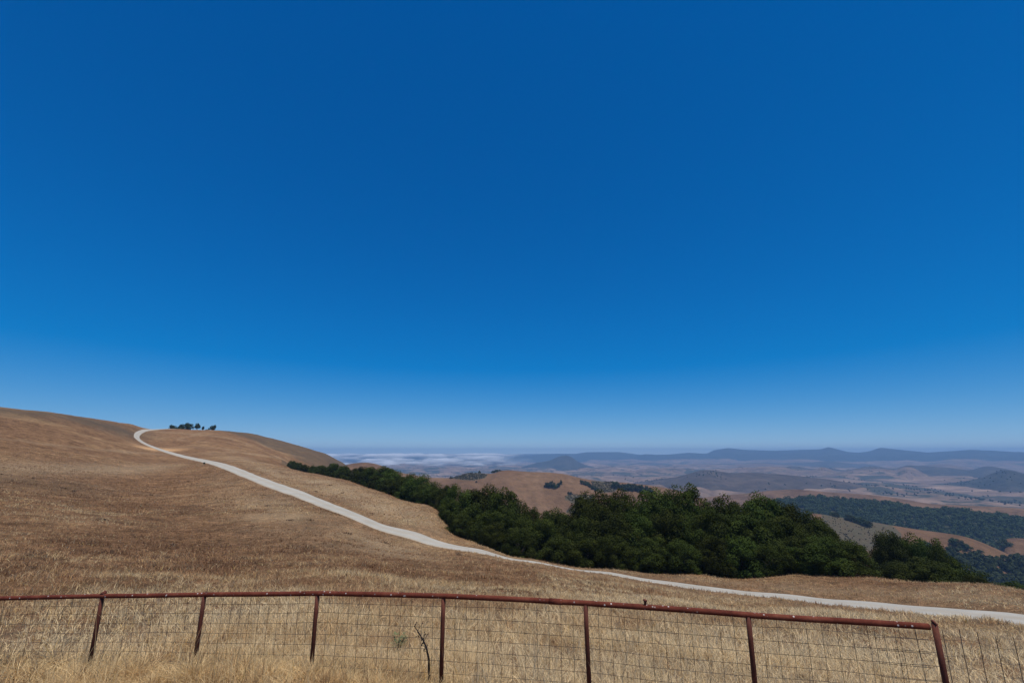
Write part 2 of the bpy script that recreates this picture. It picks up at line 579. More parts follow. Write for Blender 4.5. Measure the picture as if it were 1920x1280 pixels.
# ------------------------------------------------------------------ ground sheet of the hill
def build_hill():
    az = np.r_[np.arange(-180, -62, 4.0), np.arange(-62, 62.01, 0.2), np.arange(66, 180.1, 4.0)]
    lr = np.arange(math.log(0.8), math.log(600), 0.0125)
    A, L = np.meshgrid(az, lr, indexing='ij')
    R = np.exp(L)
    x = (R * np.sin(np.radians(A))).ravel()
    y = (R * np.cos(np.radians(A))).ravel()
    rd = road_dist(x, y)
    z = hill_z(x, y, rd)
    a = A.ravel()
    r = R.ravel()
    e = z / r
    # where other plants grow
    shoulder = np.interp(a, [-40, -35, -31, -26.5, -22, -17], [400, 375, 335, 300, 290, 300])
    scrub = sstep(0, 22, r - shoulder + 14 * fbm(x / 20, y / 20, 3, 3)) * sstep(-38, -34.5, a) * (r > 250)
    band = np.exp(-((r - np.interp(a, [-48, -40, -36], [232, 276, 305])) / 24) ** 2) * sstep(-36, -40, a)
    scrub = np.maximum(scrub, np.clip(band * (1.15 + 0.6 * fbm(x / 25, y / 12, 3, 21)), 0, 1))
    scrub = np.maximum(scrub, 0.55 * np.exp(-((r - 84) / 11) ** 2) * sstep(-38, -43, a))
    scrub = np.maximum(scrub, 0.9 * sstep(6, 30, r - np.interp(a, [-24, -12, -8, 0, 20, 46], [180, 84, 58, 47, 45, 46])) * (a > -26) * (r < 260))
    straw = np.exp(-((r - np.interp(a, [-48, -36], [98, 140])) / 13) ** 2) * sstep(-33, -38, a) * 0.5
    straw = np.maximum(straw, 0.62 * sstep(15, 6, r) * (0.75 + 0.5 * fbm(x / 3, y / 3, 3, 31)))
    straw = np.maximum(straw, 0.8 * np.exp(-((rd - 9) / 7) ** 2) * sstep(-36, -25, a) * sstep(-5, -11, a) * (0.6 + 0.8 * fbm(x / 6, y / 6, 3, 33)))
    straw = np.maximum(straw, 0.35 * np.exp(-((rd - 5) / 3) ** 2) * sstep(-9, 0, a))
    for sd, sc_ in ((41, 48), (43, 75)):                     # cattle trails worn pale along the slope
        tr = fbm(x / sc_, y / sc_, 2, sd)
        straw = np.maximum(straw, 0.28 * np.exp(-(tr / 0.022) ** 2) * sstep(45, 80, r) * sstep(400, 300, r) * sstep(-10, -20, a))
    straw = np.clip(straw, 0, 1)
    ad, ed = ray(296, 847)
    dx, dy = 226 * math.sin(ad) - x, 226 * math.cos(ad) - y
    dirt = np.clip(1.3 * np.exp(-((dx / 7.0) ** 2 + (dy / 6.5) ** 2)), 0, 1) * (rd > 1.3)
    v = np.stack([x, y, z], 1)
    v = np.vstack([v, [[0, 0, -1.95]]])
    nu, nv = A.shape
    q = grid_quads(nu, nv)
    c = len(v) - 1
    i = np.arange(nu - 1) * nv
    tri = np.stack([i, i + nv, np.full(nu - 1, c)], 1)[:, ::-1]
    pad = lambda k: np.r_[k, 0]
    me = make_mesh('hillside', v, q, tri, True, {'scrub': pad(scrub), 'straw': pad(straw), 'dirt': pad(dirt)})
    tag(mesh_obj('hillside', me, M_HILL), kind='structure')


build_hill()


def build_road():
    T = np.gradient(ROAD, axis=0)
    T /= np.linalg.norm(T, axis=1)[:, None]
    N = np.stack([T[:, 1], -T[:, 0]], 1)
    s = np.arange(len(ROAD)) * 0.8
    offs = np.array([-1.0, -0.93, -0.78, -0.45, 0, 0.45, 0.78, 0.93, 1.0])
    lift = np.array([-0.15, 0.03, 0.07, 0.09, 0.10, 0.09, 0.07, 0.03, -0.15])
    half = 1.74 + 0.12 * vnoise(s / 2.2, s * 0, 2)
    halfb = 1.74 + 0.12 * vnoise(s / 2.2, s * 0 + 50, 2)
    thin = 1 - 0.12 * sstep(60, 110, np.hypot(*ROAD.T)) - 0.2 * sstep(120, 260, np.hypot(*ROAD.T))
    half, halfb = half * thin, halfb * thin
    far = 0.006 * np.maximum(np.hypot(*ROAD.T) - 120, 0) / 10
    V, sh = [], []
    for o, h in zip(offs, lift):
        w = np.where(o < 0, half, halfb) * o
        P = ROAD + N * w[:, None]
        z = hill_z(P[:, 0], P[:, 1], np.zeros(len(P))) + h + (far if h > 0 else 0)
        V.append(np.c_[P, z])
        sh.append(np.full(len(P), max(0, (abs(o) - 0.72) / 0.28)) + (0.45 if o == 0 else 0))
    V = np.stack(V, 1).reshape(-1, 3)
    sh = np.stack(sh, 1).ravel()
    me = make_mesh('road', V, grid_quads(len(ROAD), len(offs))[:, ::-1], None, True, {'shoulder': sh})
    tag(mesh_obj('road', me, M_ROAD), kind='structure')


build_road()


# ------------------------------------------------------------------ distant relief
def in_poly(px, py, poly):
    c = np.zeros(len(px), bool)
    for i in range(len(poly)):
        x1, y1 = poly[i]
        x2, y2 = poly[i - 1]
        if y1 == y2:
            continue
        c ^= ((y1 > py) != (y2 > py)) & (px < (x2 - x1) * (py - y1) / (y2 - y1) + x1)
    return c


SCRUB_A = [[(846, 897), (866, 885), (882, 880), (900, 880), (914, 889), (908, 896), (890, 900.5), (868, 899)],
           [(1058, 934), (1066, 926), (1085, 928), (1114, 928), (1120, 945), (1095, 968), (1060, 960), (1078, 946)],
           [(1108, 901), (1135, 898), (1155, 898), (1155, 922), (1125, 924), (1112, 916)]]
SCRUB_B = [[(1540, 955), (1585, 965), (1640, 979), (1672, 984), (1690, 1000), (1690, 1020), (1620, 1035), (1540, 1020)]]


class Ridge:
    def __init__(self, name, R, prof, wf, wb, drop, mat, amp=2.0, wl=60.0, da=0.1, nt=46, seed=0, sm=0.35, sharp=1.0, polys=None):
        p = sorted((math.degrees(ray(x, y)[0]), ray(x, y)[1]) for x, y in prof)
        self.pa = np.array([q[0] for q in p])
        self.pe = np.array([q[1] for q in p])
        self.sm = sm
        self.R, self.wf, self.wb, self.drop, self.amp, self.wl, self.seed, self.sharp = R, wf, wb, drop, amp, wl, seed, sharp
        a = np.arange(self.pa[0], self.pa[-1] + da, da)
        tt = np.r_[-np.linspace(1, 0, nt) ** 1.3, np.linspace(0, 1, nt // 2)[1:]]
        A, T = np.meshgrid(a, tt, indexing='ij')
        r = R + np.where(T < 0, wf, wb) * T
        x = r * np.sin(np.radians(A))
        y = r * np.cos(np.radians(A))
        z = self.z(x.ravel(), y.ravel())
        at = {}
        if polys:
            yc = y.ravel() * CP + z * SP
            px = 960 + FPX * x.ravel() / yc
            py = 640 - FPX * (z * CP - y.ravel() * SP) / yc
            wob = 2.2 * fbm(x.ravel() / 16, y.ravel() / 16, 3, 88)
            at['scrub'] = np.max([in_poly(px + wob, py + wob * .5, P) for P in polys], axis=0).astype(np.float32)
        me = make_mesh(name, np.c_[x.ravel(), y.ravel(), z], grid_quads(*A.shape), None, True, at)
        self.o = tag(mesh_obj(name, me, mat), kind='structure')

    def z(self, x, y):
        r = np.hypot(x, y)
        a = np.degrees(np.arctan2(x, y))
        # smoothed crest line
        e = 0
        for k, w in ((-3, 0.03), (-2, 0.11), (-1, 0.22), (0, 0.28), (1, 0.22), (2, 0.11), (3, 0.03)):
            e = e + w * np.interp(a + k * self.sm, self.pa, self.pe)
        edge = np.minimum(a - self.pa[0], self.pa[-1] - a)
        zc = e * self.R - self.drop * (1 - sstep(0, 2.0, edge)) * 0.6
        t = np.where(r < self.R, (self.R - r) / self.wf, (r - self.R) / self.wb)
        t = np.clip(t, 0, 1)
        s = (1 - np.cos(PI * t)) / 2
        s = self.sharp * s + (1 - self.sharp) * t
        n = fbm(x / self.wl, y / self.wl, 5, self.seed + 40)
        g = np.abs(fbm(a * self.R / 57.3 / self.wl / 1.6 + 0.3 * n, r / self.wl / 6, 3, self.seed + 70))   # gullies running downhill
        return zc - self.drop * s + self.amp * n * np.clip(0.25 + 2 * t, 0, 1) - self.amp * 1.6 * (0.35 - g) * np.sin(PI * np.clip(t, 0, 1))


def hit(px, py, zf, r0, r1, n=400):
    """Where the sight line of a photo pixel meets a surface."""
    a, e = ray(px, py)
    r = np.linspace(r0, r1, n)
    x, y = r * math.sin(a), r * math.cos(a)
    z = zf(x, y)
    ok = np.nonzero(z >= e * r)[0]
    i = ok[0] if len(ok) else int(np.argmax(z / r))
    return x[i], y[i], float(z[i])


def build_valley():
    az = np.arange(-75, 75.01, 0.25)
    lr = np.arange(math.log(330), math.log(9500), 0.012)
    A, L = np.meshgrid(az, lr, indexing='ij')
    R = np.exp(L)
    x = (R * np.sin(np.radians(A))).ravel()
    y = (R * np.cos(np.radians(A))).ravel()
    r = R.ravel()
    z = -150 + 26 * np.abs(fbm(x / 700, y / 700, 5, 77)) * 2 * sstep(900, 1800, r) - 6
    z = z + 22 * np.maximum(fbm(x / 1500, y / 900, 4, 12), 0) * sstep(2000, 4000, r)
    me = make_mesh('valley', np.c_[x, y, z], grid_quads(*A.shape), None, True)
    tag(mesh_obj('valley', me, M_VALLEY), kind='structure')


build_valley()

R_A = Ridge('middle_hill', 700, [(560, 905), (600, 885), (655, 869), (685, 866), (705, 869), (750, 885), (804, 895), (848, 896), (868, 889), (885, 885.5), (902, 886), (920, 889),
                                 (935, 883), (950, 880.5), (990, 884), (1030, 885.5), (1060, 888.5), (1090, 897), (1120, 901.5), (1160, 903.5), (1200, 908), (1250, 915), (1290, 926), (1360, 950)],
            330, 300, 150, M_GOLD, 3.0, 70, 0.07, nt=110, polys=SCRUB_A)
R_B = Ridge('golden_slope', 600, [(1480, 962), (1530, 962), (1580, 970), (1640, 979), (1680, 986), (1740, 995), (1800, 1003), (1830, 1012), (1870, 1030), (1905, 1047), (1990, 1080), (2080, 1100)],
            230, 200, 110, M_GOLD, 2.0, 60, 0.07, nt=90, seed=3, polys=SCRUB_B)
R_C = Ridge('golden_knoll', 760, [(1830, 1050), (1862, 1026), (1876, 1008), (1900, 1009), (1935, 1011), (2000, 1014), (2100, 1030)], 160, 160, 80, M_GOLD, 1.5, 60, 0.1, seed=5)
R_D = Ridge('wooded_ridge', 1000, [(1330, 965), (1400, 947), (1470, 941), (1535, 935), (1580, 942), (1640, 944), (1690, 950), (1720, 959), (1760, 961), (1800, 959), (1830, 969), (1880, 972), (1920, 980), (2000, 990), (2150, 1000)],
            350, 250, 110, M_WOODED, 6.0, 90, 0.1, seed=8, sharp=0.6)
R_E = Ridge('golden_ridge', 1300, [(1260, 938), (1340, 930), (1400, 925), (1440, 920), (1490, 917), (1560, 923), (1640, 928), (1700, 936), (1740, 944), (1800, 947), (1860, 949), (1920, 954), (2000, 960), (2150, 965)],
            280, 250, 90, M_GOLDFAR, 3.0, 110, 0.1, seed=11)
R_G = Ridge('low_hills', 2300, [(1130, 915), (1200, 903), (1240, 897), (1280, 892), (1305, 883), (1322, 879), (1350, 883), (1375, 889), (1395, 884.5), (1420, 886), (1480, 890), (1550, 898), (1600, 905), (1650, 916), (1700, 925)],
            600, 500, 80, M_LOWHILL, 7, 160, 0.08, seed=14, sm=0.5, sharp=0.5)
R_H = Ridge('volcanic_peak', 4500, [(930, 890), (960, 882), (985, 873), (1010, 866.5), (1030, 863), (1044, 857), (1053, 854), (1062, 853), (1072, 856), (1085, 866), (1100, 872), (1130, 878), (1170, 886)],
            700, 700, 125, M_PEAK, 9, 200, 0.05, seed=17, sm=0.07, sharp=0.25)
R_I = Ridge('pointed_peak', 3000, [(1660, 920), (1720, 911), (1760, 906), (1800, 903), (1840, 896), (1862, 886), (1885, 880), (1905, 884), (1930, 892), (2000, 905), (2100, 915)],
            420, 420, 75, M_PEAK, 7, 160, 0.06, seed=20, sm=0.1, sharp=0.25)
R_J = Ridge('pale_hills', 5200, [(1180, 880), (1240, 872), (1300, 869), (1360, 871), (1420, 868), (1500, 872), (1560, 878), (1610, 880), (1660, 876), (1720, 873), (1770, 869), (1800, 873), (1850, 881), (1920, 884), (2000, 880), (2150, 885)],
            900, 600, 70, hill_material('pale_hill_soil', (0.10, 0.068, 0.050), (0.145, 0.10, 0.073), (0.19, 0.134, 0.098), 0.003, 0.012, (0.06, 0.06, 0.04), 0.004, 0.58), 9, 260, 0.08, seed=23)
R_K = Ridge('mountains', 8000, [(930, 859.5), (1000, 853.2), (1080, 850.1), (1100, 847.0), (1160, 847.0), (1200, 852.0), (1240, 853.2), (1290, 848.2), (1325, 850.1), (1340, 843.2), (1365, 839.5), (1400, 843.2), (1450, 844.5), (1500, 843.2),
                                (1540, 842.0), (1553, 837.6), (1590, 847.0), (1610, 848.2), (1630, 845.8), (1650, 838.9), (1690, 843.2), (1740, 848.2), (1780, 845.8), (1820, 842.6), (1860, 844.5), (1900, 847.0), (1960, 848.2), (2060, 844.5), (2200, 849.5)],
            1700, 900, 210, M_MOUNT, 14, 420, 0.05, seed=26, sm=0.08, sharp=0.7)
R_L = Ridge('far_mountains', 9100, [(330, 854), (500, 852), (600, 852), (680, 851), (760, 850), (850, 850.5), (900, 851), (960, 851), (1060, 850), (1200, 853)], 700, 300, 160, M_MOUNT, 8, 500, 0.08, seed=29)


def bumps(x0, x1, y, amp, seed, step=18, tilt=0.0):
    g = random.Random(seed)
    n = int((x1 - x0) / step)
    return [(x0 + k * step, y + tilt * k / n - amp * abs(vnoise(np.array([k * .55]), np.array([seed * 3.7]), seed)[0]) * 1.5 + g.uniform(-.15, .15) * amp + (6 if k in (0, n - 1) else 0)) for k in range(n)]


M_FOLD = hill_material('folded_hill_soil', (0.105, 0.072, 0.052), (0.16, 0.108, 0.076), (0.22, 0.15, 0.105), 0.006, 0.025, (0.05, 0.05, 0.032), 0.009, 0.55)
M_FOLDK = hill_material('dark_folded_soil', (0.040, 0.036, 0.029), (0.055, 0.047, 0.037), (0.08, 0.062, 0.048), 0.006, 0.025, (0.04, 0.042, 0.03), 0.009, 0.58)
Ridge('tan_foothills', 1800, bumps(1080, 1500, 914, 8, 3, tilt=14), 350, 300, 60, M_FOLD, 7, 130, 0.08, seed=50, sm=0.2, sharp=0.5)
Ridge('tan_foothills', 2700, bumps(1010, 1480, 898, 9, 5), 450, 400, 60, M_FOLD, 9, 180, 0.08, seed=51, sm=0.2, sharp=0.5)
Ridge('tan_foothills', 3700, bumps(1060, 1800, 885, 9, 9, 22), 500, 500, 60, M_FOLD, 11, 240, 0.08, seed=52, sm=0.2, sharp=0.5)
Ridge('dark_foothills', 4100, bumps(1380, 1960, 882, 8, 12, 20), 400, 400, 50, M_FOLDK, 10, 200, 0.08, seed=53, sm=0.2, sharp=0.5)
Ridge('dark_foothills', 6000, bumps(980, 1700, 871, 7, 15, 24), 700, 500, 70, M_FOLDK, 12, 300, 0.08, seed=54, sm=0.2, sharp=0.5)
Ridge('mountains', 7300, bumps(1180, 2150, 856.5, 6, 33, 24, tilt=-2), 700, 500, 100, M_MOUNT, 12, 300, 0.08, seed=56, sm=0.2, sharp=0.6)
Ridge('tan_foothills', 6700, bumps(1080, 2100, 865.5, 5, 19, 26), 800, 500, 70, M_FOLD, 12, 320, 0.08, seed=55, sm=0.2, sharp=0.5)


def build_fog():
    """A low bank of sea fog lying over the bay, thin at its edges."""
    a = np.arange(-27, 3, 0.06)
    r = np.linspace(4800, 7600, 150)
    A, R = np.meshgrid(a, r, indexing='ij')
    x = R * np.sin(np.radians(A))
    y = R * np.cos(np.radians(A))
    u = (R - 4800) / 2800
    n = fbm(A * 0.42, R / 420, 5, 91)
    n2 = fbm(A * 0.2, R / 900, 4, 95)
    top = -138 + 112 * sstep(0.0, 0.85, u) + 26 * n + 10 * n2
    z = np.minimum(top, -14 + 6 * n)
    edge = sstep(0, 0.12, u) * sstep(1.0, 0.9, u) * sstep(3, -3.0, A + 2.5 * n2) * sstep(-27, -25, A)
    th = np.clip(0.66 * edge * (0.42 + 0.55 * sstep(0.1, 0.85, u) + 1.3 * n + 0.5 * n2), 0, 0.97)
    me = make_mesh('fog_bank', np.c_[x.ravel(), y.ravel(), z.ravel()], grid_quads(*A.shape), None, True, {'thick': th.ravel()})
    o = mesh_obj('fog_bank', me, M_FOG)
    tag(o, 'long white bank of low sea fog lying over the bay left of the dark peak', 'fog', kind='stuff')


build_fog()


# ------------------------------------------------------------------ trees
def leaf_cards(centres, radii, per, size, up=0.25, seed=1, inner=0.25):
    """Leaf-sized faces over round clumps: returns vertices, quads and a per-vertex shade of green."""
    g = np.random.default_rng(seed)
    centres = np.asarray(centres)
    radii = np.asarray(radii)
    idx = np.repeat(np.arange(len(centres)), per)
    n = len(idx)
    d = g.normal(size=(n, 3))
    d[:, 2] += up
    d /= np.linalg.norm(d, axis=1)[:, None]
    rad = radii[idx] * np.where(g.random(n) < inner, g.uniform(0.4, 0.9, n), g.uniform(0.85, 1.12, n))
    p = centres[idx] + d * rad[:, None] * np.array([1, 1, 0.85])
    nn = d + g.normal(size=(n, 3)) * 0.34
    nn /= np.linalg.norm(nn, axis=1)[:, None]
    h = g.normal(size=(n, 3))
    u = np.cross(nn, h)
    u /= np.linalg.norm(u, axis=1)[:, None]
    w = np.cross(nn, u)
    s = size * g.uniform(0.6, 1.35, n)[:, None]
    v = np.stack([p - u * s, p - w * s * 0.62, p + u * s, p + w * s * 0.62], 1)
    q = np.arange(n * 4).reshape(n, 4)
    leaf = np.repeat(np.clip(g.normal(0.25, 0.25, n) + 0.25 * np.repeat(g.normal(size=len(centres)), per), 0, 1), 4)
    return v.reshape(-1, 3), q, leaf


def crown_shape(seed, nblob, width, low, round_=1.0):
    """Clump centres of a crown one metre tall."""
    g = np.random.default_rng(seed)
    C, R = [], []
    lob = [(g.uniform(0, 2 * PI), g.uniform(0.0, 0.55) * width, g.uniform(0.62, 0.88), g.uniform(0.55, 0.8)) for _ in range(5)]
    while len(C) < nblob:
        th = g.uniform(0, 2 * PI)
        ph = math.acos(g.uniform(-0.75, 1))
        lb = lob[g.integers(0, 5)]
        cx, cy = lb[1] * math.cos(lb[0]) * 0.7, lb[1] * math.sin(lb[0]) * 0.7
        k = lb[3]
        rr = g.uniform(0.55, 1.0) ** 0.5
        x = cx + math.sin(ph) * math.cos(th) * width * k * rr
        y = cy + math.sin(ph) * math.sin(th) * width * k * rr
        z = low + (lb[2] - low) * 0.42 + math.cos(ph) * (lb[2] - low) * 0.58 * rr
        if z < low:
            continue
        C.append((x, y, z))
        R.append(g.uniform(0.065, 0.125) * round_)
    return np.array(C), np.array(R)


CROWNS, TRUNKS, FARCROWNS, TALLCROWNS = [], [], [], []
for k in range(7):
    C, R = crown_shape(100 + k, 88, 0.50, 0.02, 1.18)
    v, q, lf = leaf_cards(C, R, 330, 0.0115, 0.3, 200 + k)
    v *= 1.0 / v[:, 2].max()
    CROWNS.append(make_mesh('crown', v, q, None, False, {'leaf': lf}))
for k in range(3):
    C, R = crown_shape(150 + k, 26, 0.62, 0.12, 1.9)
    v, q, lf = leaf_cards(C, R, 46, 0.06, 0.3, 250 + k)
    v *= 1.0 / v[:, 2].max()
    FARCROWNS.append(make_mesh('crown', v, q, None, False, {'leaf': lf}))
for k in range(2):
    C, R = crown_shape(170 + k, 40, 0.33, 0.42, 1.25)
    v, q, lf = leaf_cards(C, R, 60, 0.035, 0.3, 270 + k)
    v *= 1.0 / v[:, 2].max()
    TALLCROWNS.append(make_mesh('crown', v, q, None, False, {'leaf': lf}))
for me in CROWNS:
    me.materials.append(M_OAK)
for me in FARCROWNS + TALLCROWNS:
    me.materials.append(M_FAR)


def trunk_mesh(seed, thick, fork):
    g = random.Random(seed)
    tb = Tubes()
    lean = (g.uniform(-.05, .05), g.uniform(-.05, .05))
    tb.tube([(0, 0, -0.06), (0, 0, 0.02), (lean[0] * .5, lean[1] * .5, fork * .5), (lean[0], lean[1], fork), (lean[0] * 1.5, lean[1] * 1.5, fork + .3)],
            [thick * 1.7, thick * 1.15, thick, thick * .85, thick * .3], 8)
    for k in range(5):
        a = k * 2 * PI / 5 + g.uniform(-.4, .4)
        l = g.uniform(.22, .34)
        z0 = fork * g.uniform(.7, 1.0)
        tb.tube([(lean[0] * .8, lean[1] * .8, z0), (math.cos(a) * l * .45, math.sin(a) * l * .45, z0 + .14),
                 (math.cos(a) * l, math.sin(a) * l, z0 + g.uniform(.25, .38))], [thick * .6, thick * .42, thick * .15], 6)
    me = make_mesh('trunk', [tuple(p) for p in tb.v], tb.q, tb.t, True)
    me.materials.append(M_BARK)
    return me


for k in range(4):
    TRUNKS.append(trunk_mesh(k, 0.032, 0.22))
TALLTRUNK = trunk_mesh(9, 0.03, 0.42)


def tree(name, label, cat, x, y, z, h, wscale, crown, trunk, group, rot=None):
    o = thing(name, label, cat, (x, y, z), group)
    o.rotation_euler = (0, 0, random.uniform(0, 2 * PI) if rot is None else rot)
    c = mesh_obj('crown', crown, None, o)
    c.scale = (h * wscale, h * wscale * random.uniform(.92, 1.08), h)
    k = mesh_obj('trunk', trunk, None, o)
    k.scale = (h, h, h)
    return o


# skyline and foot of the grove in the photo
TOPS = [(540, 872), (547, 867), (563, 868), (585, 873), (597, 870), (610, 872), (623, 871), (633, 868), (647, 869), (663, 873), (670, 875), (688, 871), (705, 870), (725, 871), (745, 880), (755, 884), (768, 887), (782, 885),
        (797, 890), (813, 902), (830, 907), (860, 905), (905, 910), (950, 917), (980, 931), (1005, 948), (1032, 943), (1056, 952), (1080, 948), (1101, 928), (1128, 917), (1170, 921), (1204, 928), (1238, 917), (1259, 912),
        (1277, 914), (1298, 924), (1332, 916), (1377, 922), (1411, 926), (1439, 928), (1459, 935), (1483, 948), (1514, 955), (1545, 972), (1562, 986), (1577, 998), (1605, 1018), (1641, 1054)]
FOOT = [(540, 880), (580, 888), (630, 898), (663, 905), (688, 913), (735, 930), (780, 943), (820, 956), (838, 998), (900, 1023), (1000, 1050), (1150, 1069), (1300, 1079), (1500, 1080), (1640, 1086)]
FOOTR = [(540, 196), (580, 166), (630, 137), (663, 120), (688, 108), (735, 93), (780, 83), (820, 76), (838, 60), (900, 54), (1000, 50), (1150, 47), (1300, 47.5), (1500, 50), (1640, 50)]


def ip(tab, x):
    return float(np.interp(x, [q[0] for q in tab], [q[1] for q in tab]))


ORD = ['first', 'second', 'third', 'fourth', 'fifth', 'sixth', 'seventh', 'eighth', 'ninth', 'tenth', 'eleventh', 'twelfth', 'thirteenth', 'fourteenth',
       'fifteenth', 'sixteenth', 'seventeenth', 'eighteenth', 'nineteenth', 'twentieth', 'twenty-first', 'twenty-second', 'twenty-third', 'twenty-fourth',
       'twenty-fifth', 'twenty-sixth', 'twenty-seventh', 'twenty-eighth', 'twenty-ninth', 'thirtieth', 'thirty-first', 'thirty-second']
GROVE = 'oaks of the long grove below the road'


def grove_row(pxs, back, frac, where, wsc=(0.95, 1.2), names=None):
    spots = []
    for px in pxs:
        px = px + random.uniform(-4, 4)
        top, foot, r = ip(TOPS, px), ip(FOOT, px), ip(FOOTR, px)
        y = foot + (top - foot) * frac * random.uniform(0.93, 1.10)
        a, e = ray(px, y)
        r = r * (1 + back) + random.uniform(-.6, .6)
        x, yy = r * math.sin(a), r * math.cos(a)
        g = hz(x, yy)
        h = min(max(e * r - g, 3.2), 15)
        spots.append((x, yy, g, h))
    for i, (x, yy, g, h) in enumerate(spots):
        n = len(spots)
        lab = '%s oak from the left %s' % (ORD[i], where)
        tree('oak_tree', lab, 'tree', x, yy, g - 0.1, h, random.uniform(*wsc) * min(1.0, 1.25 * 8 / max(h, 8)), CROWNS[random.randrange(7)], TRUNKS[random.randrange(4)], GROVE)


# far, left-hand arm of the grove, shrinking uphill
grove_row([548, 558, 568, 580, 592, 606, 620, 634, 648, 664, 682, 700, 718, 738, 758, 782, 808], 0.05, 1.0, "on the skyline of the grove's far left arm")
grove_row([556, 574, 594, 614, 634, 652, 676, 703, 730, 760, 792, 818], 0.0, 0.6, "in the low front row of the grove's left arm", (1.0, 1.25))
# big block
grove_row([836, 858, 884, 910, 940, 970, 1002, 1034, 1062, 1090, 1112, 1138, 1165, 1192, 1220, 1245, 1272, 1302, 1332, 1362, 1395, 1425, 1452, 1482, 1512, 1542], 0.17, 1.0, 'on the skyline of the big central grove', (0.62, 0.85))
grove_row([846, 888, 930, 975, 1018, 1060, 1102, 1146, 1192, 1238, 1284, 1330, 1374, 1420, 1466, 1505, 1538, 1564], 0.08, 0.76, 'in the middle row of the big central grove', (0.75, 1.05))
grove_row([862, 920, 978, 1040, 1096, 1150, 1210, 1270, 1326, 1384, 1440, 1495, 1540, 1584], 0.02, 0.46, 'in the bushy front row of the big central grove', (1.0, 1.4))

def pixel_tree(name, label, px, ytop, r, wpx=None, crown=None, trunk=None, group=None, cat='tree', cw=1.06):
    a, e = ray(px, ytop)
    x, y = r * math.sin(a), r * math.cos(a)
    g = hz(x, y)
    h = max(e * r - g, 0.5)
    w = 1.0
    if wpx:
        wid = wpx / FPX * r * math.cos(a) ** 0.5
        w = wid / (cw * h)
    return tree(name, label, cat, x, y, g - 0.03 * h, h, w, crown or CROWNS[random.randrange(7)], trunk or TRUNKS[random.randrange(4)], group)


# oaks to the right of the big grove, standing below the brow
for lab, px, yt, r, w in (
        ('leftmost tall oak of the separate clump above the fence end post', 1654, 990, 74, 60),
        ('tallest oak on top of the separate clump above the fence end post', 1678, 986, 77, 74),
        ('round oak right of the tallest one in the separate clump', 1706, 989, 77, 74),
        ('oak on the sloping right shoulder of the separate clump', 1732, 1001, 74, 66),
        ('small topped oak at the right end of the separate clump', 1764, 1013, 70, 58),
        ('shaded low oak filling the front left of the separate clump', 1702, 1040, 62, 84),
        ('low oak filling the front right of the separate clump', 1745, 1046, 62, 90),
        ('small oak tailing off at the right of the separate clump', 1792, 1048, 64, 66),
        ('low bushy oak last in line where the grove ends on the right', 1822, 1074, 58, 52),
        ('bright green bush peeping over the brow at the right edge', 1905, 1088, 60, 70),
        ('oak half hidden below the brow left of the right edge bush', 1862, 1090, 90, 50)):
    pixel_tree('oak_tree', lab, px, yt, r, w, group='oaks right of the big grove')

# trees on the hilltop beside the road bend
HT = 'trees on the hilltop by the road bend'
for lab, px, yt, r, w, cr, tk in (
        ('low domed dark tree at the left end of the hilltop row', 325, 795, 374, 13, FARCROWNS[0], TRUNKS[0]),
        ('bushy dark tree second from left on the hilltop', 339, 794, 380, 13, FARCROWNS[1], TRUNKS[1]),
        ('broad tallest leafy tree in the middle of the left hilltop clump', 353, 791.5, 382, 15, FARCROWNS[2], TRUNKS[2]),
        ('slim tall hilltop tree with a clear trunk and gap beside it', 371.5, 792, 386, 10, TALLCROWNS[0], TALLTRUNK),
        ('tiny sapling between the slim tree and the round tree on the hilltop', 381, 798, 386, 4, TALLCROWNS[1], TALLTRUNK),
        ('low dark bush hugging the hilltop left of the lone round tree', 389, 804, 386, 9, FARCROWNS[1], TRUNKS[1]),
        ('lone round dark tree at the right end of the hilltop row', 400.5, 795, 388, 12, FARCROWNS[0], TRUNKS[3])):
    pixel_tree('hilltop_tree', lab, px, yt, r, w, cr, tk, HT, cw=1.25 if cr in FARCROWNS else 0.8)
pixel_tree('roadside_bush', 'tiny dark bush on the near edge of the road below the bend', 383, 868.5, 139, 3, FARCROWNS[2], TRUNKS[0], cat='bush', cw=1.25)


# ------------------------------------------------------------------ plants on the middle hill and the far ridges
def hill_tree(label, px, ybase, hpx, wpx, ridge, group, crown=None, name='distant_tree'):
    x, y, z = hit(px, ybase, ridge.z, ridge.R - ridge.wf, ridge.R + 5)
    r = math.hypot(x, y)
    s = r / FPX * math.cos(math.atan2(x, y)) ** -0.3
    h = hpx * s
    return tree(name, label, 'tree', x, y, z - 0.05 * h, h, wpx / hpx / 1.25, crown or FARCROWNS[random.randrange(3)], TRUNKS[random.randrange(4)], group)


for lab, px, yb, h, w in (
        ('round oak at the left of the clump in the middle of the golden hill', 1026, 913, 9, 10), ('tallest oak in the clump in the middle of the golden hill', 1034, 914, 12, 13),
        ('broad low oak at the front of the clump on the golden hill', 1041, 915, 9, 12), ('oak right of centre in the clump on the golden hill', 1047, 913, 9, 9),
        ('narrow upright oak at the right end of the clump on the golden hill', 1052, 908, 9, 6)):
    hill_tree(lab, px, yb, h, w, R_A, 'oak clump on the golden hill')
hill_tree('lone tiny tree at the right shoulder of the dark scrub patch', 899, 886.5, 5, 5, R_A, None)
hill_tree('small tree just below the scrub patch on the golden hill', 893, 905, 4, 4, R_A, None)
hill_tree('dark bush at the left foot of the scrub patch', 846, 897, 4, 7, R_A, None)
for lab, px, h, w in (('left dark tree on the brow of the golden hill', 925, 5, 7), ('middle dark tree on the brow of the golden hill', 931, 5, 8), ('right low tree trailing off on the brow of the golden hill', 938, 3, 8)):
    hill_tree(lab, px, 884 - (px - 925) * .12, h, w, R_A, 'trees on the brow of the golden hill')
